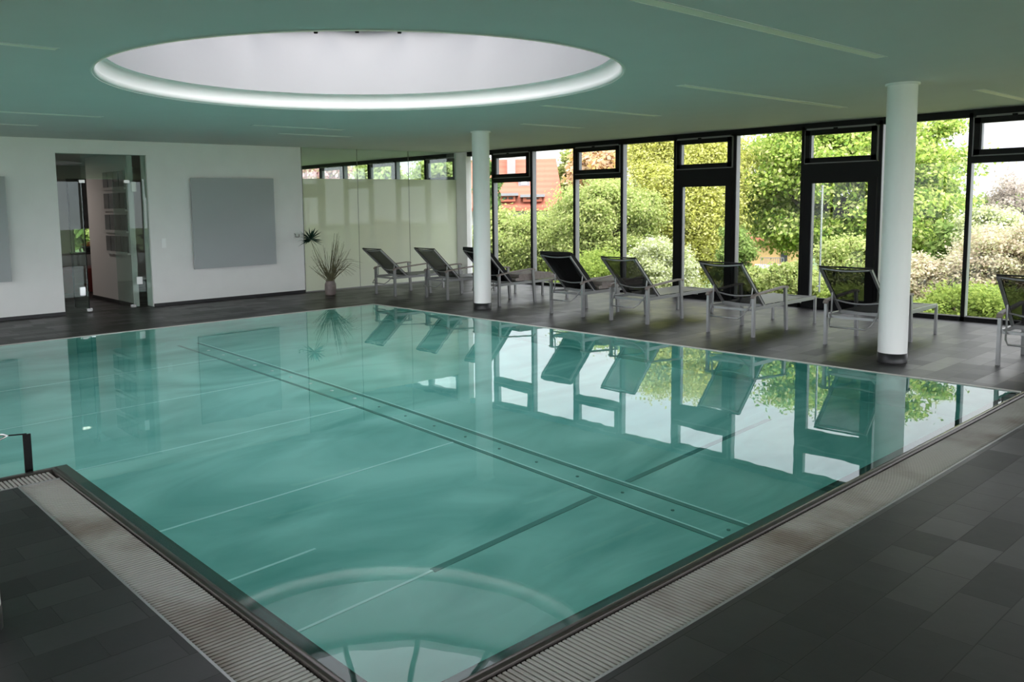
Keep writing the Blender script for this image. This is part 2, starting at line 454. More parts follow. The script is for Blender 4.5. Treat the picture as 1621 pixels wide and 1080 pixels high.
gb = MB(); gb.box((NX,GY,-.3),(GX,LY-.03,-.12)); gb.box((LX+.03,LY-.03,-.3),(GX,.03,-.12)); gb.box((NX+.03,-10.4,-.3),(NX+.355,GY,-.12))
structure(gb.build('gutter_bed', M['plinth']))

# ------------------------------------------------------------------ ceiling with the round skylight
SKC = (5.446, -3.895); SKR = 2.39
cb = MB()
NSEG = 96
def ceil_with_hole(x0, y0, x1, y1):
    cx, cy = SKC
    inner = [(cx+SKR*math.cos(2*math.pi*i/NSEG), cy+SKR*math.sin(2*math.pi*i/NSEG)) for i in range(NSEG)]
    outer = []
    for i in range(NSEG):
        a = 2*math.pi*i/NSEG; dx, dy = math.cos(a), math.sin(a); ts = []
        if dx > 1e-9: ts.append((x1-cx)/dx)
        if dx < -1e-9: ts.append((x0-cx)/dx)
        if dy > 1e-9: ts.append((y1-cy)/dy)
        if dy < -1e-9: ts.append((y0-cy)/dy)
        t = min(ts); outer.append((cx+dx*t, cy+dy*t))
    vs = [(x,y,HC) for x,y in inner] + [(x,y,HC) for x,y in outer]
    fs = []
    for i in range(NSEG):
        j = (i+1) % NSEG; fs.append((i, NSEG+i, NSEG+j, j)[::-1])
    cb.add(vs, fs)
    # corners
    cs = [(x0,y0),(x1,y0),(x1,y1),(x0,y1)]
    for (qx,qy) in cs:
        a = math.atan2(qy-cy, qx-cx) % (2*math.pi); i = int(a/(2*math.pi)*NSEG) % NSEG; j = (i+1) % NSEG
        cb.add([(*outer[i],HC),(qx,qy,HC),(*outer[j],HC)], [(0,2,1)])
ceil_with_hole(1.5, -8, 9.5, 0)
def cplate(x0,y0,x1,y1): cb.box((x0,y0,HC),(x1,y1,HC+.35))
cplate(XN, .2, 1.5, YW+.45); cplate(1.5, 0, XR, YW+.45); cplate(XL-.3, YB, 1.5, .2)
cplate(1.5, YB, 9.5, -8); cplate(9.5, YB, XR, 0)
cb.box((1.5,-8,HC+.3),(SKC[0]-SKR-.1,0,HC+.35)); cb.box((SKC[0]+SKR+.1,-8,HC+.3),(9.5,0,HC+.35))
cb.box((1.5,SKC[1]+SKR+.1,HC+.3),(9.5,0,HC+.35)); cb.box((1.5,-8,HC+.3),(9.5,SKC[1]-SKR-.1,HC+.35))
structure(cb.build('ceiling', M['ceiling']))

sky_e = empty('round_skylight', (SKC[0],SKC[1],HC), label='big round skylight with a white well cut into the ceiling', cat='skylight')
r0 = SKR
dm = MB(); n = 96
dm.lathe([(r0+.004,-.012),(r0+.004,.35),(r0,.35),(r0-.0,-.0),(r0+.004,-.012)], n)
dm.lathe([(r0+.02,-.004),(r0-.004,-.006),(r0-.02,.012),(r0-.024,.04)], n)
dm.build('lip_ring', M['lip'], sky_e)
dm = MB(); dm.lathe([(r0-.024,.04),(r0-.03,.16),(r0-.08,.175)], n); dm.build('lower_well', M['lip'], sky_e)
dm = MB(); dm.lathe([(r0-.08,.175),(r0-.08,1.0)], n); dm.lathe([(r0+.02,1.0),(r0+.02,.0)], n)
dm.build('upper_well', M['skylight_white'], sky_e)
NR = 15; A0 = R(132.5); zr0, zr1 = 1.0, 1.55
rr = r0-.08
gl = MB(); vs = [(0,0,zr1)]; fs = []
for i in range(NR):
    a = A0+2*math.pi*i/NR; vs.append((rr*math.cos(a), rr*math.sin(a), zr0))
for i in range(NR): fs.append((0, i+1, (i+1)%NR+1))
gl.add(vs, fs); gl.build('glass_cone', M['roofglass'], sky_e)
for i in range(NR):
    a = A0+2*math.pi*i/NR
    MB().bar((rr*math.cos(a), rr*math.sin(a), zr0-.02), (.05*math.cos(a),.05*math.sin(a), zr1-.04), .055, .08).build('rib', M['skylight_white'], sky_e)
rg = MB()
for i in range(NR):
    a = A0+2*math.pi*i/NR; b = A0+2*math.pi*(i+1)/NR
    rg.bar((rr*math.cos(a), rr*math.sin(a), zr0), (rr*math.cos(b), rr*math.sin(b), zr0), .09, .09)
    rg.bar(((rr+.1)*math.cos(a), (rr+.1)*math.sin(a), zr0), ((rr+.1)*math.cos(b), (rr+.1)*math.sin(b), zr0), .16, .09)
rg.build('ring_beam', M['skylight_white'], sky_e)
for a in (-43.4,-36.7,-29.8):
    aa = R(a); MB().lathe([(0,-.016),(.014,-.016),(.014,.02)], 10, c=((r0-.03)*math.cos(aa),(r0-.03)*math.sin(aa))).build('sensor_stud', M['black'], sky_e)

# linear slots in the ceiling
slots = [(9.04,-4.7,-1.18,'long ceiling slot light at top right, nearest the camera'),
 (7.06,-1.14,2.55,'ceiling slot light between the skylight and the right column'),
 (8.80,1.99,4.2,'ceiling slot light beside the windows, right of the right column'),
 (5.04,-1.02,1.32,'thin ceiling slot light just right of the skylight rim'),
 (3.23,.46,1.84,'short ceiling slot light above the middle windows'),
 (5.50,-7.6,-6.67,'ceiling slot light at the upper left corner of the view'),
 (1.0,-6.4,-4.85,'ceiling slot light above the glass doorway, left of the skylight'),
 (-.58,-5.9,-5.2,'short ceiling slot light nearest the left wall'),
 (1.0,-2.75,-1.2,'ceiling slot light behind the skylight towards the left wall'),
 (-.05,-1.75,-.35,'faint ceiling slot light close to the end of the left wall')]
M['slotlens'] = mat('slot_light_lens', (.98,.96,.85), .4)
for (x, ya, yb, lb) in slots:
    s_ = empty('ceiling_slot_light', (x,(ya+yb)/2,HC), label=lb, cat='ceiling light', group='slot lights let into the ceiling')
    L_ = (yb-ya)/2
    b_ = MB(); b_.box((-.055,-L_,-.004),(-.047,L_,.002)); b_.box((.047,-L_,-.004),(.055,L_,.002)); b_.box((-.055,-L_-.006,-.004),(.055,-L_,.002)); b_.box((-.055,L_,-.004),(.055,L_+.006,.002))
    b_.build('trim_frame', M['ceiling'], s_)
    MB().box((-.047,-L_,-.002),(.047,L_,.0005)).build('lens', M['slotlens'], s_)

# ------------------------------------------------------------------ walls
T = .3
DY0, DY1, DZ = -4.378, -2.872, 2.685
wl = MB()
wl.box((XL-T,YB,0),(XL,DY0,HC)); wl.box((XL-T,DY1,0),(XL,.24,HC)); wl.box((XL-T,DY0,DZ),(XL,DY1,HC))
structure(wl.build('wall_left', M['wall']))
bs = MB(); bs.box((XL,YB,0),(XL+.012,DY0,.055)); bs.box((XL,DY1,0),(XL+.012,.24,.055))
structure(bs.build('baseboard_left', M['plinth']))
structure(MB().box((XL-T-7.6,.0,0),(XL-T,.24,HC)).build('wall_neighbour', M['wall']))
def added_end_glazing(x, y0, y1, idx, n):  # unseen windows, added at the room ends to let in more daylight
    root = empty('window_%d' % idx, (x,y0,0)); structure(root)
    f_ = MB(); L_ = y1-y0
    f_.box((-.06,0,-.02),(.06,L_,.06)); f_.box((-.06,0,HW-.05),(.06,L_,HC))
    for i in range(n+1): f_.box((-.06,L_*i/n-.025,0),(.06,L_*i/n+.025,HW))
    f_.build('frame', M['black'], root)
    MB().box((-.004,0,.06),(.004,L_,HW-.05)).build('pane', M['glass'], root)
added_end_glazing(XN-.1, .3, YW, 40, 4)  # added far end window, brightens the neighbouring room
added_end_glazing(XR+.1, YB, YW, 41, 14)  # added right end window out of view, brightens the hall
rb = empty('window_42', (XL-T,YB-.1,0)); structure(rb)  # unseen window wall added behind the camera to brighten the hall
f_ = MB(); LB = XR-XL+T
f_.box((0,-.06,-.02),(LB,.06,.06)); f_.box((0,-.06,HW-.05),(LB,.06,HC))
for i in range(17): f_.box((LB*i/16-.025,-.06,0),(LB*i/16+.025,.06,HW))
f_.build('frame', M['black'], rb); MB().box((0,-.004,.06),(LB,.004,HW-.05)).build('pane', M['glass'], rb)
# pier where the partition meets the facade
structure(MB().box((XL-.07,YW-.03,0),(XL+.345,YW+.13,HC)).build('wall_pier', M['wall']))
# outside below the slab, and roof edge
structure(MB().box((XN,YW+.12,-3.4),(XR,YW+.3,-.02)).build('wall_base', M['render']))

# ------------------------------------------------------------------ facade: one window / door per module
def facade_module(k, kind, idx):
    x0 = X0 + k*MOD; x1 = x0 + MOD
    root = empty(('door_%d' if kind == 'door' else 'window_%d') % idx, (x0,YW,0)); structure(root)
    fd = .14; fwid = .05
    fr = MB()                                            # mullion at the left side: black face, aluminium body
    fr.box((-fwid*.5,0,0),(fwid*.5,.02,HW), 0); fr.box((-fwid*.5+.004,.02,0),(fwid*.5-.004,fd,HW), 1)
    fr.box((0,0,HW-.05),(MOD,fd,HW+.055), 0)                  # head
    fr.box((0,0,-.005),(MOD,fd,.06), 0)                       # sill rail
    if kind != 'fixed':
        zt = 2.24 if kind == 'vent' else 2.05
        fr.box((fwid/2,0,zt-.045 if kind == 'vent' else zt),(MOD-fwid/2,fd-.02,2.285), 0)
    fr.build('frame', [M['black'], M['alu']], root)
    zlo = .06
    if kind != 'fixed':
        # top hung vent sash
        gk = MB(); a, b, z0, z1 = .035, MOD-.035, 2.285, HW-.05
        w_ = .016
        for (p, q) in (((a,z0),(b,z0+w_)),((a,z1-w_),(b,z1)),((a,z0),(a+w_,z1)),((b-w_,z0),(b,z1))):
            gk.box((p[0],-.012,p[1]),(q[0],.02,q[1]))
        sash = gk.build('vent_seal', M['gasket'], root)
        a += w_; b -= w_; z0 += w_; z1 -= w_; t = .075
        sh = MB()
        for (p, q) in (((a,z0),(b,z0+t)),((a,z1-t),(b,z1)),((a,z0),(a+t,z1)),((b-t,z0),(b,z1))):
            sh.box((p[0],-.03,p[1]),(q[0],.07,q[1]), 0)
        sh.box((a+t-.006,.0,z0+t),(a+t+.012,.08,z1-t), 1)
        vs_ = sh.build('vent_sash', [M['black'], M['alu']], root)
        MB().box((a+t,.045,z0+t),(b-t,.051,z1-t)).build('pane', M['glass'], vs_)
        op = MB(); op.box((a+.02,-.035,z1+.004),(b-.02,-.012,z1+.03)); op.build('vent_opener', M['gasket'], root)
        oc = MB(); oc.box((MOD*.42,-.05,z1-.012),(MOD*.47,-.03,z1+.022)); oc.build('opener_bracket', M['black'], root)
    if kind == 'door':
        st = .125
        dr = MB(); a, b = fwid/2+.01, MOD-fwid/2-.01
        for (p, q) in (((a,.015),(b,.17)),((a,1.98),(b,2.05)),((a,.17),(a+st,1.98)),((b-st,.17),(b,1.98))):
            dr.box((p[0],-.015,p[1]),(q[0],.06,q[1]), 0)
        dr.box((a+st-.004,.0,.17),(a+st+.014,.075,1.98), 1)
        leaf = dr.build('door_leaf', [M['black'], M['alu']], root)
        MB().box((a+st,.03,.17),(b-st,.036,1.98)).build('pane', M['glass'], leaf)
        hx = b-st-.07 if idx == 1 else a+st+.11
        h = MB(); h.tube([(hx,.13,.25),(hx,.13,1.95)], .016, 10)
        for z in (.35,1.85): h.tube([(hx,.04,z),(hx,.13,z)], .01, 8)
        h.build('pull_handle', M['black'] if idx == 1 else M['chrome'], leaf)
    else:
        z1 = HW-.05 if kind == 'fixed' else 2.195
        MB().box((fwid/2,.085,.06),(MOD-fwid/2,.091,z1)).build('pane', M['glass'], root)
wi = di = 0
kinds = {4:'door', 6:'door', 10:'door'}
for k in range(-8, 15):
    kd = kinds.get(k, 'vent' if k % 2 == 0 else 'fixed')
    if X0+k*MOD+MOD > XR+.4: break
    if kd == 'door': di += 1; facade_module(k, kd, di)
    else: wi += 1; facade_module(k, kd, wi)

# ------------------------------------------------------------------ columns
def column(x, y, label, r=.143):
    o = empty('round_column', (x,y,0), label=label, cat='column', group='white round columns')
    m_ = MB(); m_.lathe([(r,.10),(r,HC-.02)], 48); m_.build('shaft', M['column'], o)
    m_ = MB(); m_.lathe([(r+.004,0),(r+.004,.10),(r,.10)], 48); m_.build('base_ring', M['plinth'], o)
    m_ = MB(); m_.lathe([(r,HC-.02),(r+.02,HC-.02),(r+.02,HC)], 48); m_.build('ceiling_collar', M['column'], o)
column(8.495, .715, 'white round column at the right, in front of a lounger and the glass door')
column(1.90, .875, 'slim white round column by the far pool edge, before the third lounger')
column(8.21, -7.99, 'white round column cut off by the lower left edge of the picture')

# ------------------------------------------------------------------ things on the left wall
def wall_panel(y0, label):
    o = empty('acoustic_panel', (XL,y0,.627), label=label, cat='wall panel', group='square grey wall panels')
    m_ = MB(); m_.box((.055,0,0),(.095,1.675,1.665)); m_.build('fabric_face', M['panel'], o)
    m_ = MB(); m_.box((.0,.06,.06),(.055,1.615,1.6)); m_.build('backing_frame', M['dark_grey'], o)
wall_panel(-2.115, 'square grey panel hung on the white wall right of the glass doorway')
wall_panel(-6.85, 'grey wall panel cut off by the left edge of the picture')
sw = empty('light_switch', (XL,-2.642,1.13), label='white double light switch beside the glass doorway', cat='switch')
MB().box((0,-.042,-.085),(.008,.042,.085)).build('plate', M['switch'], sw)
MB().box((.008,-.033,.004),(.013,.033,.074)).build('rocker', M['switch'], sw)
MB().box((.008,-.033,-.074),(.013,.033,-.004)).build('rocker', M['switch'], sw)
tk = empty('wall_hook', (XL,.08,1.17), label='small white hook box at the right end of the white wall', cat='hook')
MB().box((0,-.05,-.05),(.015,.05,.05)).build('plate', M['wall'], tk)
k_ = MB(); k_.tube([(.01,-.045,.03),(.045,-.045,.02),(.045,-.045,-.03),(.045,.035,-.035),(.045,.035,.02)], .006, 8); k_.build('bar', M['black'], tk)

# glass doorway
gd = empty('glass_doorway', (XL,DY0,0), label='frameless glass doorway standing open in the white wall', cat='door')
dw = DY1-DY0
MB().box((-.06,0,0),(-.048,.40,DZ)).build('fixed_pane', M['doorglass'], gd)
MB().box((-.06,dw-.33,0),(-.048,dw,DZ)).build('fixed_pane', M['doorglass'], gd)
MB().box((-.06,.40,2.26),(-.048,dw-.33,DZ)).build('top_pane', M['clearglass'], gd)
lf = MB(); lf.box((-.85,.405,.02),(-.06,.417,2.24)); lfo = lf.build('door_leaf', M['doorglass'], gd)
lf.__init__(); lf.box((-.85,.403,.02),(-.838,.419,2.24)); lf.box((-.072,.403,.02),(-.06,.419,2.24)); lf.build('dark_edge', M['black'], lfo)
lf = MB(); lf.box((-.80,dw-.345,.02),(-.06,dw-.333,2.24)); lfo2 = lf.build('door_leaf', M['doorglass'], gd)
for (y, z) in ((.36,.02),(.36,2.20),(dw-.40,.02),(dw-.40,2.20)):
    MB().box((-.08,y,z),(-.03,y+.09,z+.05)).build('hinge', M['chrome'], gd)
MB().box((-.11,.27,.30),(-.045,.36,.44)).build('lock_case', M['chrome'], gd)
MB().box((-.045,dw-.27,.42),(-.04,dw-.17,.55)).build('sticker', M['switch'], gd)
MB().box((-.045,dw-.27,2.05),(-.04,dw-.19,2.22)).build('sticker', M['switch'], gd)

# corridor behind it
structure(MB().box((-5.2,-3.12,0),(XL-T,-3.02,2.76)).build('wall_corridor', M['corridor_wall']))
structure(MB().box((-5.2,-3.135,0),(XL-T,-3.12,.06)).build('baseboard_corridor', M['plinth']))
structure(MB().box((-8.8,-6.1,2.76),(XL-T,.0,2.9)).build('ceiling_corridor', M['corridor_wall']))
structure(MB().box((-10.6,-6.2,0),(XL-T,-6.0,2.9)).build('wall_corridor_left', M['corridor_wall']))
wf = MB(); xb = -8.6
wf.box((xb-.2,-3.2,0),(xb,-2.42,2.9)); wf.box((xb-.2,-6.0,0),(xb,-3.2,2.9)); wf.box((xb-.2,-1.88,0),(xb,0,2.9)); wf.box((xb-.2,-2.42,0),(xb,-1.88,.72)); wf.box((xb-.2,-2.42,1.78),(xb,-1.88,2.9))
structure(wf.build('wall_corridor_end', M['corridor_wall']))
wn = empty('window_corridor', (xb,-2.42,.72)); structure(wn)
w_ = MB(); w_.box((-.02,0,0),(.02,.54,.04)); w_.box((-.02,0,1.02),(.02,.54,1.06)); w_.box((-.02,0,0),(.02,.03,1.06)); w_.box((-.02,.51,0),(.02,.54,1.06)); w_.build('frame', M['black'], wn)
MB().box((-.003,.03,.04),(.003,.51,1.02)).build('pane', M['glass'], wn)
bl = MB(); bl.box((.03,-.08,.58),(.045,.60,1.75)); bl.build('grey_blind', M['rack'], wn)
cl = empty('corridor_fill_lamp', (-5.6,-4.6,2.76), label='round ceiling lamp added to brighten the corridor behind the glass doorway', cat='ceiling light')  # lamp added as fill light for the dark corridor
MB().lathe([(0,-.05),(.17,-.05),(.18,-.02),(.18,0)], 24).build('shade', M['switch'], cl)
ld = bpy.data.lights.new('corridor_fill_light', 'AREA'); ld.shape = 'DISK'; ld.size = .3; ld.energy = 13; ld.color = (1,.93,.85)  # added fill light under the shade
lo = bpy.data.objects.new('corridor_fill_light', ld); col.objects.link(lo); lo.parent = cl; lo.location = (0,0,-.06)
rk = empty('leaflet_rack', (-4.16,-3.12,.93), label='wall rack with four rows of grey leaflets in the corridor', cat='rack')
MB().box((0,-.02,0),(1.14,-.002,1.56)).build('back_board', M['corridor_wall'], rk)
for r_ in range(4):
    MB().box((0,-.06,r_*.39),(1.14,-.02,r_*.39+.035)).build('shelf', M['corridor_wall'], rk)
    MB().box((.0,-.065,r_*.39+.035),(1.14,-.060,r_*.39+.05)).build('shelf_lip', M['corridor_wall'], rk)
    for c_ in range(4):
        MB().box((.03+c_*.28,-.045,r_*.39+.036),(.03+c_*.28+.24,-.03,r_*.39+.33)).build('leaflet', M['rack'], rk)
so = empty('red_sofa', (-7.0,-2.75,0), label='dark red bench seat seen through the glass doorway', cat='sofa')
MB().box((-.5,-.6,0),(.5,.75,.40)).build('base', M['red'], so)
MB().box((-.52,-.62,.40),(.52,.77,.50)).build('seat', M['red'], so)
tb = empty('side_table', (-7.9,-2.35,0), label='dark side table carrying the orange flowers in the back room', cat='table')
MB().box((-.25,-.3,.74),(.25,.3,.78)).build('tabletop', M['dark_grey'], tb)
for (a_, b_) in ((-.2,-.25),(.2,-.25),(.2,.25),(-.2,.25)): MB().box((a_-.02,b_-.02,0),(a_+.02,b_+.02,.74)).build('leg', M['dark_grey'], tb)
fl = empty('flower_bowl', (-7.9,-2.3,.78), label='bowl of orange flowers before the small window in the back room', cat='flowers')
MB().lathe([(.07,0),(.14,.10),(.16,.13),(.14,.12),(.05,.02)], 20).build('bowl', M['dark_grey'], fl)
pm = MB()
for i in range(60):
    a = random.uniform(0,6.28); rr_ = random.uniform(0,.19); z = .13+random.uniform(0,.11)*(1-rr_*3); s_ = .035
    pm.add([(rr_*math.cos(a)-s_,rr_*math.sin(a),z),(rr_*math.cos(a),rr_*math.sin(a)-s_,z+.02),(rr_*math.cos(a)+s_,rr_*math.sin(a),z),(rr_*math.cos(a),rr_*math.sin(a)+s_,z+.03)], [(0,1,2,3)])
pm.build('blossoms', M['orange'], fl)
wp = MB(); wp.lathe([(.0,0),(.12,0),(.12,.62),(0,.62)], 24)
o = wp.build('white_pedestal', M['switch'], loc=(-6.3,-2.62,0)); tag(o, 'white cylindrical stand in front of the back room window', 'pedestal')
yl = MB(); yl.tube([(0,-.01,0),(0,.01,0)], .09, 20); o = yl.build('wall_clock', mat('yellow_disc', (.75,.5,.05), .5), loc=(-6.9,-2.9,2.2)); 
bpy.data.objects.remove(o)

# ------------------------------------------------------------------ frosted glass partition
seams_y = [.252, 1.594, 2.964, YW-.035]
for i in range(3):
    a, b = seams_y[i]+.004, seams_y[i+1]-.004
    o = empty('glass_partition_panel', (XL,a,0), label=['leftmost frosted glass partition panel, behind the potted grass',
        'middle frosted glass partition panel, behind the first lounger','rightmost frosted glass partition panel, ending at the white pier'][i], cat='glass panel', group='frosted glass partition panels')
    MB().box((-.006,0,.01),(.006,b-a,2.30)).build('frosted_pane', M['frost'], o)
    MB().box((-.006,0,2.302),(.006,b-a,HC)).build('clear_pane', M['clearglass'], o)
    g_ = MB(); g_.box((-.008,-.004,.01),(.008,.001,HC)); g_.build('joint', M['gasket'], o)
    g_ = MB(); g_.box((-.012,0,0),(.012,b-a,.02)); g_.build('floor_channel', M['frame_silver'], o)

# ------------------------------------------------------------------ plant in a vase
pv = empty('vase_with_grasses', (-1.90,.33,0), label='tall dry grasses and a dark green spiky palm head in a taupe vase', cat='plant')
m_ = MB(); m_.lathe([(0,.0),(.09,.0),(.105,.03),(.112,.12),(.108,.22),(.085,.27),(.092,.285),(.08,.28),(.09,.2),(0,.05)], 32); m_.build('vase', M['vase'], pv)
m_ = MB(); m_.lathe([(.0,0),(.085,0),(.085,.004),(0,.004)], 32); m_.build('white_saucer', M['switch'], pv)
st_ = MB()
def stem(base, tip, bend, r_=.005, n_=8):
    pts = []
    for i in range(n_+1):
        t = i/n_; p = Vector(base).lerp(Vector(tip), t); p += Vector(bend)*math.sin(math.pi*t); pts.append(p)
    st_.tube(pts, [r_*(1-.7*i/n_) for i in range(n_+1)], 5)
    return pts
# view-right at the vase is roughly (+x*.6, +y*.8)
vr = Vector((.62,.78,0))
for i in range(64):
    side = random.choice([-1,1,1]); spread = random.uniform(.05,.42)*side; hgt = random.uniform(.55,1.25) if side > 0 else random.uniform(.5,1.05)
    spread = min(max(spread,-.38),.34 if hgt > .9 else .5)
    if hgt > 1.0: spread = abs(spread)*.5+.05
    tip = vr*spread + Vector((random.uniform(-.1,.1), random.uniform(-.08,.08), hgt))
    stem((random.uniform(-.04,.04),random.uniform(-.04,.04),.25), tip, (0,0,0) if random.random()<.5 else vr*random.uniform(-.05,.05), random.uniform(.004,.008))
for i in range(40):   # drooping blades at the right
    s_ = random.uniform(.2,.6)*random.choice([1,1,-.6]); hh = random.uniform(.45,.8)
    stem((0,0,.26), vr*s_+Vector((random.uniform(-.15,.15),0,hh-.1)), Vector((0,0,.18)), .0035)
st_.build('grass_stems', M['drygrass'], pv)
hd = MB(); hc_ = vr*-.36 + Vector((0,0,1.10))
st_.__init__(); stem((0,0,.25), hc_, vr*-.03, .011); stem((0.02,0,.25), hc_+Vector((0,0,-.03)), vr*.03, .008); st_.build('palm_stalk', M['drygrass'], pv)
for i in range(80):
    a = random.uniform(0,6.28); el = random.uniform(-.5,1.3); d = (vr*math.cos(a)*math.cos(el) + Vector((-.78,.62,0))*math.sin(a)*math.cos(el) + Vector((0,0,math.sin(el)))).normalized()
    L_ = random.uniform(.17,.29); sd = d.cross(Vector((.3,.2,1))).normalized()*.018
    a_ = hc_ + d*.01; b_ = hc_ + d*L_*.5; c_ = hc_ + d*L_ + Vector((0,0,-.02))
    hd.add([a_-sd*.5, a_+sd*.5, b_+sd, c_, b_-sd], [(0,1,2,3,4)])
hd.build('palm_head', M['deepgreen'], pv)

# ------------------------------------------------------------------ sun loungers
def rot_pts(pts, piv, ang):
    return pts
def make_lounger(label, ang=45, group='aluminium sun loungers lined up at the windows'):
    root = empty('sun_lounger', label=label, cat='sun lounger', group=group)
    hw = .3235; zs = .365; ln = 1.70
    f_ = MB()
    for s in (-1,1):
        f_.bar((s*(hw-.02),.0,zs-.01),(s*(hw-.02),ln,zs), .03,.045)
    for (y,z) in ((0,.345),(.80,.34),(ln-.015,zs),(.30,zs)): f_.bar((-hw+.03,y,z),(hw-.03,y,z), .03,.03)
    f_.bar((-hw+.03,ln-.4,zs-.035),(hw-.03,ln-.4,zs-.035), .02,.02)
    f_.build('frame', M['frame_silver'], root)
    for s in (-1,1):
        MB().bar((s*hw,0,0),(s*hw,.0,.52), .032,.05).build('leg', M['frame_silver'], root)
        MB().bar((s*hw,.85,0),(s*hw,.80,.575), .032,.05).build('leg', M['frame_silver'], root)
        MB().bar((s*(hw-.012),ln-.02,0),(s*(hw-.012),ln-.02,zs), .028,.04).build('leg', M['frame_silver'], root)
        a = MB(); pts = [(s*hw,-.035,.50),(s*hw,-.01,.53),(s*hw,.1,.545),(s*hw,.45,.57),(s*hw,.75,.59),(s*hw,.83,.585),(s*hw,.845,.565)]
        for p, q in zip(pts[:-1], pts[1:]): a.bar(p, q, .05, .022)
        a.build('armrest', M['arm'], root)
    # backrest
    piv = Vector((0,.30,.385)); L = .79; ca, sa = math.cos(R(ang)), math.sin(R(ang)); hb = hw-.035
    def bk(x, t, off=0): return Vector((x, piv.y - ca*t + sa*off*-1, piv.z + sa*t - ca*off*1))
    b = MB()
    for s in (-1,1): b.bar(bk(s*hb,-.02), bk(s*hb,L), .028,.03)
    n_ = 8
    b.tube([bk(-hb + 2*hb*i/n_, L-.01, .03*math.sin(math.pi*i/n_)) for i in range(n_+1)], .011, 8)
    b.tube([bk(-hb + 2*hb*i/n_, .22, .045*math.sin(math.pi*i/n_)+.01) for i in range(n_+1)], .010, 8)
    b.tube([bk(-hb,0), bk(hb,0)], .012, 8)
    bo = b.build('backrest_frame', M['frame_silver'], root)
    n_ = 6; v_ = []; fs = []
    for i in range(n_+1):
        for j in range(2):
            x = -hb + 2*hb*i/n_; v_.append(bk(x, .0 if j == 0 else L, -.012 + .02*math.sin(math.pi*i/n_)))
    fs = [(2*i, 2*i+2, 2*i+3, 2*i+1) for i in range(n_)]
    MB().add(v_, fs, 0, True).build('back_sling', M['sling'], root)
    e_ = MB()
    for s in (-1,1): e_.bar(bk(s*hb,0,-.017), bk(s*hb,L+.012,-.017), .034,.008)
    e_.bar(bk(-hb-.012,L+.012,-.006), bk(hb+.012,L+.012,-.006), .03,.016)
    e_.build('sling_hem', M['blackpad'], root)
    v_ = []; n_ = 6
    for i in range(n_+1):
        for y in (.32, ln-.03): v_.append((-hw+.03+(2*hw-.06)*i/n_, y, zs+.024-.02*math.sin(math.pi*i/n_)))
    MB().add(v_, [(2*i,2*i+2,2*i+3,2*i+1) for i in range(n_)], 0, True).build('seat_sling', M['seat_sling'], root)
    u = MB(); q = .27
    top = bk(hb-.01,.36); 
    P = [(hb-.01,top.y,top.z-.01),(hb-.02,.02,.40),(hb-.05,-.10,.29),(q-.07,-.16,.245),(-q+.07,-.16,.245),(-hb+.05,-.10,.29),(-hb+.02,.02,.40),(-hb+.01,top.y,top.z-.01)]
    u.tube(P, .010, 8); u.build('support_bar', M['frame_silver'], root)
    return root
M['seat_sling'] = mat('seat_sling_fabric', (.075,.073,.075), .42)
G = 'aluminium sun loungers lined up at the windows'
specs = [ # x centre, y of rear legs, rotation, angle, label
 (-1.02,1.02,R(-2),41,'leftmost sun lounger, in front of the frosted glass partition'),
 (.20,1.30,R(-3),44,'second sun lounger from the left, reclining beside the slim column'),
 (1.54,1.31,R(-2),45,'sun lounger half hidden behind the slim column, with a black back pad'),
 (3.49,1.18,0,45,'sun lounger with black back pad and taupe seat cushion, right of the slim column'),
 (4.67,1.19,0,45,'mesh sun lounger standing left of the first glass door'),
 (6.305,1.17,0,45,'mesh sun lounger standing between the two glass doors'),
 (7.83,1.28,0,45,'mesh sun lounger partly behind the right round column'),
 (9.66,1.24,0,45,'rightmost sun lounger, cut off by the right edge of the picture'),
]
protos = {}
loungers = []
for i, (x, y, rz, an, lb) in enumerate(specs):
    if an not in protos: o = make_lounger(lb, an); protos[an] = o
    else: o = copy_tree(protos[an])
    o.location = (x,y,0); o.rotation_euler = (0,0,rz); o['label'] = lb; loungers.append(o)
def cushion(lg, label):
    root = empty('lounger_cushion', lg.location, lg.rotation_euler.z, label=label, cat='cushion', group='padded cushions laid on two loungers')
    ca = sa = math.sin(R(45)); hb = .30
    def bk(x, t, off): return Vector((x, .30 - ca*t + sa*off, .385 + sa*t + ca*off))
    m_ = MB()
    def pad(f0, f1, th, y0, y1, w, mi):
        pass
    n_ = 10; vs = []; fs = []
    prof = [(0,.02),(.03,.05),(.3,.07),(.5,.068),(.80,.06),(.84,.035),(.82,.01),(.4,.002),(.0,.002)]
    for s in (-1,1):
        for (t, o_) in prof: vs.append(bk(s*(hb+.005), t, o_))
    k = len(prof)
    fs = [(i,(i+1)%k,(i+1)%k+k,i+k) for i in range(k)] + [tuple(range(k))[::-1], tuple(range(k,2*k))]
    m_.add(vs, fs); m_.build('back_pad', M['blackpad'], root)
    for (z0, z1, y0, y1) in ((.392,.44,.42,1.68),(.443,.50,.50,1.30)):
        q = MB(); pr_ = [(y0,z0+.01),(y0+.02,z0),(y1-.02,z0),(y1,z0+.012),(y1,z1-.012),(y1-.02,z1),(y0+.03,z1+.004),(y0,z1-.01)]
        k = len(pr_); vs = [(s*.29,a_,b_) for s in (-1,1) for (a_,b_) in pr_]
        q.add(vs, [(i,(i+1)%k,(i+1)%k+k,i+k) for i in range(k)] + [tuple(range(k))[::-1], tuple(range(k,2*k))]); q.build('seat_pad', M['taupe_pad'], root)
cushion(loungers[2], 'black and taupe cushion on the lounger behind the slim column')
cushion(loungers[3], 'black and taupe cushion on the lounger right of the slim column')

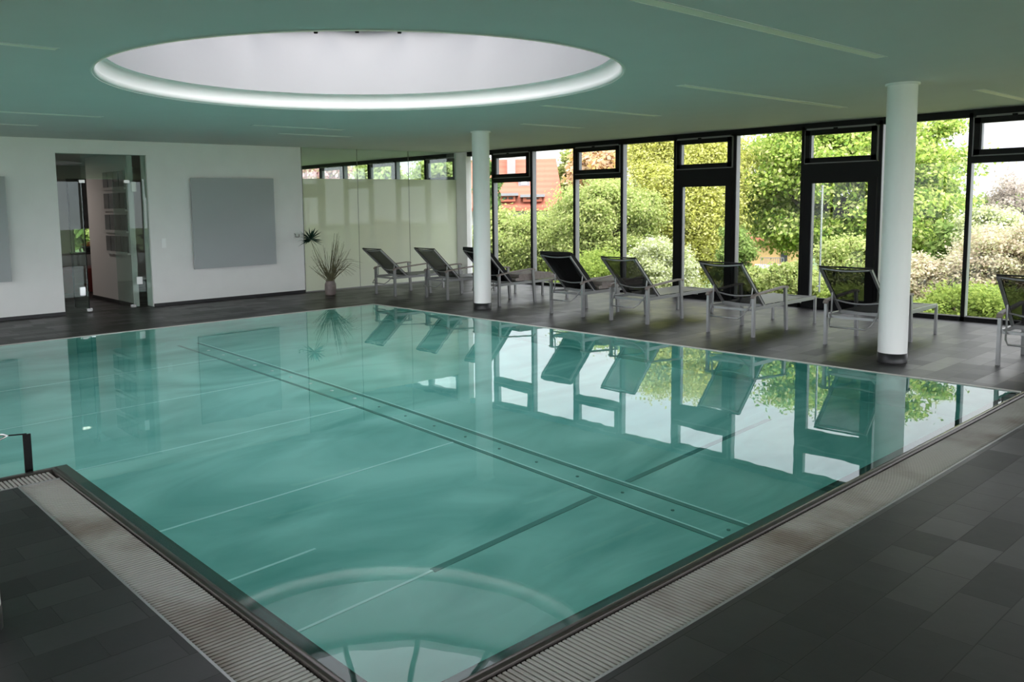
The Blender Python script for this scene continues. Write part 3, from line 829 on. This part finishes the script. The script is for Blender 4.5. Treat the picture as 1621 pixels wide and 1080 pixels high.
# ------------------------------------------------------------------ handrail of the pool steps at the left edge
hr = empty('pool_handrail', (5.95,-7.16,-.02), label='thin steel handrail rising from the pool steps at the left edge', cat='handrail')
m_ = MB(); m_.bar((0,0,-.35),(0,0,.26), .012,.05); m_.build('post', M['black'], hr)
m_ = MB(); m_.tube([(0,0,.262),(0,-.11,.272)], .005, 8); m_.build('top_rod', M['black'], hr)
m_ = MB(); m_.tube([(.0,-.90,.46),(.0,-.14,.282),(.0,-.115,.272),(.0,-.14,.262),(.0,-.9,.02),(0,-1.3,-.3)], .008, 10); m_.build('bent_tube', M['chrome'], hr)
ps = empty('pool_steps', (0,0,0), label='ribbed steel steps under water at the left edge beside the notch', cat='steps')
for i in range(5):
    z1 = -.22 - i*.21; q = MB(); y1 = -7.55
    for j in range(12): q.box((NX-.34-i*.3+j*.025, -9.4, z1-.03),(NX-.34-i*.3+j*.025+.017, -7.75, z1))
    q.build('tread', M['pool_dark'], ps)

# ------------------------------------------------------------------ outside
gm = MB(); n = 48
gm.lathe([(0,-4.0),(18,-4.0),(40,-6.2),(80,-6.5),(260,-4.5)], n, c=(3,4))
structure(gm.build('ground', M['ground']))

def quads_mesh(name, centers, normals, sizes, mats_, parent, aspect=.6, midx=None):
    n = len(centers)
    nrm = normals/np.linalg.norm(normals, axis=1, keepdims=True)
    a = rng.normal(size=(n,3)); u_ = np.cross(nrm, a); u_ /= np.linalg.norm(u_, axis=1, keepdims=True)
    v_ = np.cross(nrm, u_)
    s = sizes[:,None]
    P = np.empty((n,4,3))
    P[:,0] = centers - u_*s; P[:,1] = centers + v_*s*aspect - nrm*s*.15; P[:,2] = centers + u_*s; P[:,3] = centers - v_*s*aspect - nrm*s*.15
    me = bpy.data.meshes.new(name)
    me.vertices.add(4*n); me.vertices.foreach_set('co', P.reshape(-1))
    me.loops.add(4*n); me.loops.foreach_set('vertex_index', np.arange(4*n, dtype=np.int32))
    me.polygons.add(n); me.polygons.foreach_set('loop_start', np.arange(0,4*n,4, dtype=np.int32)); me.polygons.foreach_set('loop_total', np.full(n,4,dtype=np.int32))
    for m_ in mats_: me.materials.append(m_)
    if midx is not None: me.polygons.foreach_set('material_index', midx)
    me.update(calc_edges=True); me.validate()
    o = bpy.data.objects.new(name, me); col.objects.link(o)
    if parent: o.parent = parent
    return o

def tree(name, px, py, hx, hy, D, leaf, label, cat='tree', nleaf=9000, size=.11, clumps=60, ground=-5, trunk=.18, droop=0, flat=1.0, fill=.75, group='trees and shrubs outside the windows'):
    """crown centred on a surveyed bearing, half width / half height measured at distance D"""
    c = at(px, py, D); zd = (c-CAM).dot(fw); k = zd/F_PX
    rx, rz = hx*k, hy*k; ry = rx*.8
    root = empty(name, (c.x,c.y,ground), label=label, cat=cat, group=group)
    cz = c.z-ground
    # clump centres on an ellipsoid volume, biased to the surface
    d = rng.normal(size=(clumps,3)); d /= (np.abs(d)**2.8).sum(axis=1,keepdims=True)**(1/2.8)
    rad = rng.uniform(fill*.45,1,clumps)**.6
    cc_ = d*rad[:,None]*np.array([rx,ry,rz])*.88
    cs = rng.uniform(.6,1.25,clumps)*1.15*(rx*ry*rz/clumps)**(1/3)
    per = nleaf//clumps; C_ = []; N_ = []
    for i in range(clumps):
        q = rng.normal(size=(per,3))
        p = cc_[i] + q*cs[i]*np.array([.60,.60,.40*flat])
        if droop: p[:,2] -= droop*np.abs(rng.normal(size=per))*cs[i]
        C_.append(p); nn = q*.4 + np.array([0,-.2,.6]) + rng.normal(size=(per,3))*.8; N_.append(nn)
    C_ = np.concatenate(C_); N_ = np.concatenate(N_); C_[:,2] += cz
    ok = C_[:,2] > .05; C_, N_ = C_[ok], N_[ok]
    sz = rng.uniform(.6,1.3,len(C_))*size
    quads_mesh('foliage', C_, N_, sz, [LF[leaf]], root)
    t = MB(); h0 = cz - rz*.2
    t.tube([(0,0,-.3),(trunk*.3,0,h0*.5),(0,trunk*.2,h0)], [trunk,trunk*.8,trunk*.5], 8)
    for i in range(min(14, clumps)):
        e = Vector(cc_[i]*.8) + Vector((0,0,cz)); st0 = Vector((0,0,h0*random.uniform(.6,1)))
        t.tube([st0, st0.lerp(e,.5)+Vector((0,0,-.1*rz)), e], [trunk*.4,trunk*.25,trunk*.08], 5, cap=False)
    t.build('trunk', M['bark'], root)
    return root
# the two big trees
tree('chestnut_tree', 1338, 286, 184, 152, 27, 'chestnut', 'big chestnut tree with cream candles filling the view beyond the right doors', nleaf=150000, size=.064, clumps=170, flat=.62, trunk=.35, droop=.3)
tree('birch_tree', 1085, 296, 104, 138, 26, 'yellow', 'yellow green drooping tree beyond the left glass door', nleaf=130000, size=.043, clumps=150, trunk=.16, droop=1.0)
tree('copper_tree', 950, 262, 48, 40, 44, 'rose', 'copper pink blossoming tree behind the red roofed house', nleaf=6000, size=.16, clumps=40)
tree('slender_tree', 905, 285, 24, 78, 48, 'light', 'slender pale tree just right of the red roofed house', nleaf=9000, size=.13, clumps=50)
tree('conifer_tree', 773, 300, 20, 48, 36, 'conifer', 'dark conifer left of the red roofed house', nleaf=6000, size=.12, clumps=40)
tree('fruit_tree', 955, 362, 92, 78, 24, 'light', 'light green fruit tree behind the cushioned lounger', nleaf=80000, size=.042, clumps=110)
tree('fruit_tree', 868, 400, 80, 72, 26, 'light', 'light green bushy tree below the red roofed house', nleaf=64000, size=.042, clumps=90)
tree('fruit_tree', 790, 400, 50, 72, 27, 'light', 'leafy green tree seen just right of the slim column', nleaf=16000, size=.075, clumps=60)
tree('blossom_shrub', 1045, 430, 62, 50, 20.5, 'white', 'white flecked shrub below the yellow green tree', 'shrub', nleaf=28000, size=.036, clumps=70, ground=-4)
tree('garden_shrub', 960, 440, 100, 42, 21, 'hedge', 'low green shrub behind the two middle loungers', 'shrub', nleaf=34000, size=.04, clumps=80, ground=-4)
tree('garden_shrub', 1258, 452, 40, 40, 18, 'light', 'light shrub before the right half of the ochre house', 'shrub', nleaf=16000, size=.036, clumps=50, ground=-4)
tree('garden_shrub', 1192, 452, 34, 28, 19, 'light', 'low light shrub before the left half of the ochre house', 'shrub', nleaf=12000, size=.036, clumps=40, ground=-4)
tree('garden_shrub', 1163, 410, 30, 52, 21, 'mid', 'narrow green shrub at the left of the ochre house', 'shrub', nleaf=14000, size=.045, clumps=50, ground=-4.5)
tree('garden_shrub', 1345, 435, 60, 62, 20.5, 'light', 'round light green shrub behind the right glass door', 'shrub', nleaf=34000, size=.038, clumps=80, ground=-4)
tree('garden_shrub', 1445, 455, 55, 52, 19, 'palepink', 'rosy flecked shrub just right of the right column', 'shrub', nleaf=26000, size=.036, clumps=70, ground=-4)
tree('white_blossom_tree', 1568, 375, 46, 46, 23, 'white', 'white blossoming tree through the rightmost panes', nleaf=26000, size=.042, clumps=60)
tree('pale_pink_bush', 1600, 425, 90, 72, 19, 'palepink', 'broad pale pink bush behind the rightmost lounger', 'shrub', nleaf=70000, size=.033, clumps=110, ground=-4)
tree('low_hedge_bush', 1550, 492, 110, 34, 17, 'hedge', 'low green bush at the foot of the rightmost panes', 'shrub', nleaf=34000, size=.034, clumps=80, ground=-4)
tree('low_hedge_bush', 1345, 488, 90, 34, 18, 'hedge', 'low green bush at the foot of the right glass door', 'shrub', nleaf=26000, size=.034, clumps=70, ground=-4)
tree('budding_tree', 1612, 330, 46, 62, 28, 'bare', 'bare budding tree at the right edge of the view', nleaf=7000, size=.045, clumps=60, droop=.3)
tree('green_tree', 1548, 352, 34, 38, 34, 'mid', 'far green tree between the chestnut and the white blossom', nleaf=6000, size=.12, clumps=40)
tree('green_tree', 1500, 400, 26, 50, 24, 'mid', 'green tree right of the pale house beyond the chestnut', nleaf=5000, size=.08, clumps=40)
# seen through the neighbouring room
tree('pink_blossom_tree', 512, 275, 44, 26, 44, 'pink', 'pink blossoming tree above the frosted glass, at its left', nleaf=9000, size=.12, clumps=50)
tree('garden_tree', 600, 285, 42, 40, 46, 'light', 'light green tree above the frosted glass, in its middle', nleaf=9000, size=.13, clumps=45)
tree('garden_tree', 690, 285, 42, 42, 42, 'light', 'green tree above the frosted glass, at its right', nleaf=9000, size=.12, clumps=45)
tree('garden_tree', 440, 290, 50, 50, 48, 'yellow', 'yellow green tree half hidden by the end of the white wall', nleaf=9000, size=.13, clumps=45)
tree('garden_shrub', 575, 350, 70, 30, 36, 'hedge', 'green shrub behind the frosted glass', 'shrub', nleaf=9000, size=.12, clumps=45)
# tree beyond the corridor window
cwt = tree('corridor_tree', 135, 350, 34, 36, 30, 'mid', 'green tree beyond the small back room window', nleaf=5000, size=.14, clumps=30)
# belt of far trees
where = ['behind the red roof\'s left end','behind the middle of the red roofed house','just right of the red roofed house','behind the copper tree','behind the yellow green tree','between the yellow green tree and the chestnut','behind the left half of the chestnut','behind the right glass door','straight behind the chestnut','behind the pale house','between the chestnut and the white blossom','behind the budding tree','beyond the right edge of the picture','behind the pink blossoming tree','beyond the middle frosted panel']
far = [(740,330),(830,345),(900,348),(980,332),(1060,330),(1150,335),(1230,330),(1320,330),(1400,335),(1465,348),(1530,340),(1600,325),(1680,315),(520,345),(620,345)]
for i, (px, py) in enumerate(far):
    tree('distant_tree', px, py+22, 56, 34, 62+5*(i%3), ['mid','light','hedge'][i%3], 'distant green tree '+where[i], nleaf=2600, size=.30, clumps=26, ground=-6, trunk=.3)

# houses
def frame_at(px, D):
    """local axes of a house facing the pool hall: x to the viewer's right, y away"""
    p = bear(px, D); d = Vector((p.x-CAM.x, p.y-CAM.y, 0)).normalized(); return p, math.atan2(d.y, d.x) - math.pi/2
def pxm(px, py, p0, rz, D):
    """house-front coordinates (u right, z) of a sighted point"""
    d = ray(px, py); n_ = Vector((math.cos(rz+math.pi/2), math.sin(rz+math.pi/2), 0)); t = (Vector((p0.x,p0.y,0))-Vector((CAM.x,CAM.y,0))).dot(n_)/d.dot(n_)
    q = CAM + d*t; r_ = Vector((math.cos(rz), math.sin(rz), 0)); return (q-p0).dot(r_), q.z
D1 = 44; p0, rz = frame_at(830, D1)
hs = empty('red_roofed_house', (p0.x,p0.y,0), rz, label='white house with a steep red tiled roof, beyond the slim column', cat='house')
def Q(px, py): return pxm(px, py, p0, rz, D1)
uL = Q(700,251)[0]; uR = Q(893,330)[0]; uRt = Q(880,251)[0]; zt = Q(880,251)[1]; ze = Q(893,328)[1]
# front roof slope leans back; set ridge 4 m behind the eaves, scaled so that it is sighted right
kk = (D1+3.5)/D1
zt2 = CAM.z + (zt-CAM.z)*kk; uRt2 = uRt*kk
m_ = MB(); m_.add([(uL,0,ze),(uR,0,ze),(uRt2,3.5,zt2),(uL,3.5,zt2)], [(0,1,2,3)]); m_.add([(uL,7,ze),(uR,7,ze),(uRt2,3.5,zt2),(uL,3.5,zt2)], [(3,2,1,0)])
m_.add([(uR,0,ze),(uR,7,ze),(uRt2,3.5,zt2)], [(0,1,2)]); m_.box((uL,-.35,ze-.15),(uR+.2,.1,ze+.02)); m_.build('roof', M['roof'], hs)
m_ = MB(); m_.box((uL,.2,-6.5),(uR-.3,6.8,ze)); m_.build('wall', M['render'], hs)
a = Q(801,222); b = Q(815,262); m_ = MB(); m_.box((a[0],2.2,b[1]-.6),(b[0],3.2,a[1]+.15)); m_.build('chimney', mat('grey_chimney', (.30,.28,.28), .8), hs)
def roofy(z): return 3.5*(z-ze)/(zt2-ze)
a = Q(823,281); b = Q(836,294); zc = (a[1]+b[1])/2; yy = roofy(zc)
m_ = MB(); m_.box((a[0]-.1,yy-.25,b[1]-.05),(b[0]+.1,yy+.3,a[1]+.1)); rw = m_.build('rooflight', M['alu'], hs)
MB().box((a[0]+.06,yy-.28,b[1]+.08),(b[0]-.06,yy-.24,a[1]-.04)).build('pane', M['skyblindwhite'], rw)
for (x0,y0,x1,y1) in ((791,306,816,319),(828,308,858,319)):
    a = Q(x0,y0); b = Q(x1,y1); yy = roofy(b[1])
    m_ = MB(); m_.box((a[0],yy-.35,b[1]),(b[0],yy+1.6,a[1]-.12), 0); dmr = m_.build('dormer', M['roof'], hs)
    m_ = MB(); m_.box((a[0]-.15,yy-.55,a[1]-.14),(b[0]+.15,yy+1.8,a[1])); m_.build('dormer_roof', M['alu'], dmr)
    for u in (.18,.56):
        ww = b[0]-a[0]; MB().box((a[0]+ww*u,yy-.38,b[1]+.12),(a[0]+ww*(u+.28),yy-.34,a[1]-.2)).build('dormer_window', M['darkglass'], dmr)
for (x0,y0,x1,y1) in ((797,337,812,352),(840,338,852,350)):
    a = Q(x0,y0); b = Q(x1,y1); MB().box((a[0],.15,b[1]),(b[0],.24,a[1])).build('window', M['darkglass'], hs)
D1 = 36; p0, rz = frame_at(1225, D1)
ho = empty('ochre_house', (p0.x,p0.y,0), rz, label='ochre house with a balcony low between the two glass doors', cat='house')
a = Q(1180,385); b = Q(1275,470)
MB().box((a[0],0,b[1]-1.5),(b[0],5,a[1])).build('wall', M['ochre'], ho)
a2 = Q(1178,378); m_ = MB(); m_.box((a2[0],-.3,a[1]),(b[0]+.2,5.2,a[1]+.25)); m_.build('roof', M['roof'], ho)
c0 = Q(1195,418); c1 = Q(1238,424); m_ = MB(); m_.box((c0[0],-1,c1[1]),(c1[0],0,c0[1])); m_.build('balcony', M['render'], ho)
for (x0,y0,x1,y1) in ((1205,425,1222,450),(1236,400,1246,415)):
    a = Q(x0,y0); b = Q(x1,y1); MB().box((a[0],-.05,b[1]),(b[0],.02,a[1])).build('window', M['darkglass'], ho)
rl = MB(); a = Q(1205,405); b = Q(1240,418)
for i in range(12): u = a[0]+(b[0]-a[0])*i/11; rl.box((u-.012,-1.0,b[1]),(u+.012,-.97,a[1]))
rl.box((a[0],-1.01,a[1]-.03),(b[0],-.96,a[1])); rl.build('balcony_railing', M['alu'], ho)
D1 = 33; p0, rz = frame_at(1468, D1)
hp = empty('pale_house', (p0.x,p0.y,0), rz, label='pale house with a pink corner behind the chestnut, right of the right column', cat='house')
a = Q(1440,398); b = Q(1492,450); e = Q(1478,400)
MB().box((a[0],0,b[1]-2),(e[0],4,a[1])).build('wall', M['render'], hp)
MB().box((e[0],0,b[1]-2),(b[0],4,a[1])).build('side_wall', M['pinkish'], hp)
m_ = MB(); g = Q(1466,375); m_.add([(a[0]-.2,-.3,a[1]),(b[0]+.2,-.3,a[1]),(b[0]+.2,2,a[1]+1.1),(a[0]-.2,2,a[1]+1.1),(a[0]-.2,4.3,a[1]),(b[0]+.2,4.3,a[1])], [(0,1,2,3),(3,2,5,4),(0,3,4),(1,5,2)]); m_.build('roof', mat('pale_roof', (.62,.55,.52), .8), hp)
a = Q(1462,402); b = Q(1470,414); MB().box((a[0],-.03,b[1]),(b[0],.02,a[1])).build('window', M['darkglass'], hp)

# garden fence below the terrace
fnc = empty('garden_fence', bear(1215,18,-4.0), frame_at(1215,18)[1], label='white post and wire fence in the garden below the ochre house', cat='fence')
for i in range(8):
    MB().box((-1.3+i*.36-.02,-.02,0),(-1.3+i*.36+.02,.02,2.6)).build('post', M['render'], fnc)
MB().box((-1.3,-.015,2.3),(1.25,.015,2.34)).build('rail', M['alu'], fnc)

# ------------------------------------------------------------------ sky
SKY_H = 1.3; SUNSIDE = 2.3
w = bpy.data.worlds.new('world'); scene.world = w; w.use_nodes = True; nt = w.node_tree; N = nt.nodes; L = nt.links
bg = N['Background']; tc = N.new('ShaderNodeTexCoord')
mp = N.new('ShaderNodeMapping'); mp.inputs['Scale'].default_value = (1,1,2.5); L.new(tc.outputs['Generated'], mp.inputs['Vector'])
nz = N.new('ShaderNodeTexNoise'); nz.inputs['Scale'].default_value = 2.2; nz.inputs['Detail'].default_value = 5; nz.inputs['Roughness'].default_value = .55
L.new(mp.outputs[0], nz.inputs['Vector'])
cr = N.new('ShaderNodeValToRGB'); e = cr.color_ramp.elements
e[0].position = .32; e[0].color = (.76,.77,.88,1); e[1].position = .72; e[1].color = (1.0,.97,.96,1)
L.new(nz.outputs['Fac'], cr.inputs['Fac']); L.new(cr.outputs[0], bg.inputs['Color']); sx = N.new('ShaderNodeSeparateXYZ'); L.new(tc.outputs['Generated'], sx.inputs[0])
mr = N.new('ShaderNodeMapRange'); mr.inputs['From Min'].default_value = 0; mr.inputs['From Max'].default_value = 1
mr.inputs['To Min'].default_value = SKY_H; mr.inputs['To Max'].default_value = SKY_H*2.4
L.new(sx.outputs['Z'], mr.inputs['Value'])
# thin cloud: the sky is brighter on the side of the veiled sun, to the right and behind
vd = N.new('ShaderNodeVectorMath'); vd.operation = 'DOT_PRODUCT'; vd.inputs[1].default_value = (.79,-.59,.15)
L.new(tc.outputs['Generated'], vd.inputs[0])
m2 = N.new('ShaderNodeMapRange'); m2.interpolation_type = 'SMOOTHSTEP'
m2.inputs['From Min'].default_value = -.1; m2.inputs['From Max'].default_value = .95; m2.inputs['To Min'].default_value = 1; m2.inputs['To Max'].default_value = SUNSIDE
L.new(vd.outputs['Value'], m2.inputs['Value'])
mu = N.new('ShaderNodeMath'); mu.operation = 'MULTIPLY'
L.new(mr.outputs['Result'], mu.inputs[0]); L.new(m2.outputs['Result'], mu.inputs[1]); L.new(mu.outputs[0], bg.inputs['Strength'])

# soft daylight sun from behind the building, over the roof onto the gardens
sd = bpy.data.lights.new('sun', 'SUN'); sd.energy = 2.0; sd.angle = R(36); sd.color = (1,.95,.86)
so_ = bpy.data.objects.new('sun', sd); col.objects.link(so_)
dirv = Vector((-.60,.34,-.72)).normalized(); so_.rotation_euler = dirv.to_track_quat('-Z','Y').to_euler()

# portals guide sampling of the sky through the openings
def portal(loc, sx, sy, rot):
    l = bpy.data.lights.new('portal', 'AREA'); l.shape = 'RECTANGLE'; l.size = sx; l.size_y = sy; l.cycles.is_portal = True
    o = bpy.data.objects.new('portal', l); col.objects.link(o); o.location = loc; o.rotation_euler = rot
scene.view_settings.view_transform = 'Standard'; scene.view_settings.look = 'None'
scene.view_settings.exposure = .6; scene.view_settings.gamma = 1
cy = scene.cycles
cy.max_bounces = 14; cy.diffuse_bounces = 6; cy.glossy_bounces = 6; cy.transmission_bounces = 8; cy.transparent_max_bounces = 16
cy.caustics_refractive = True; cy.caustics_reflective = True; cy.sample_clamp_indirect = 6; cy.blur_glossy = .3
cy.use_denoising = True; cy.denoiser = 'OPENIMAGEDENOISE'
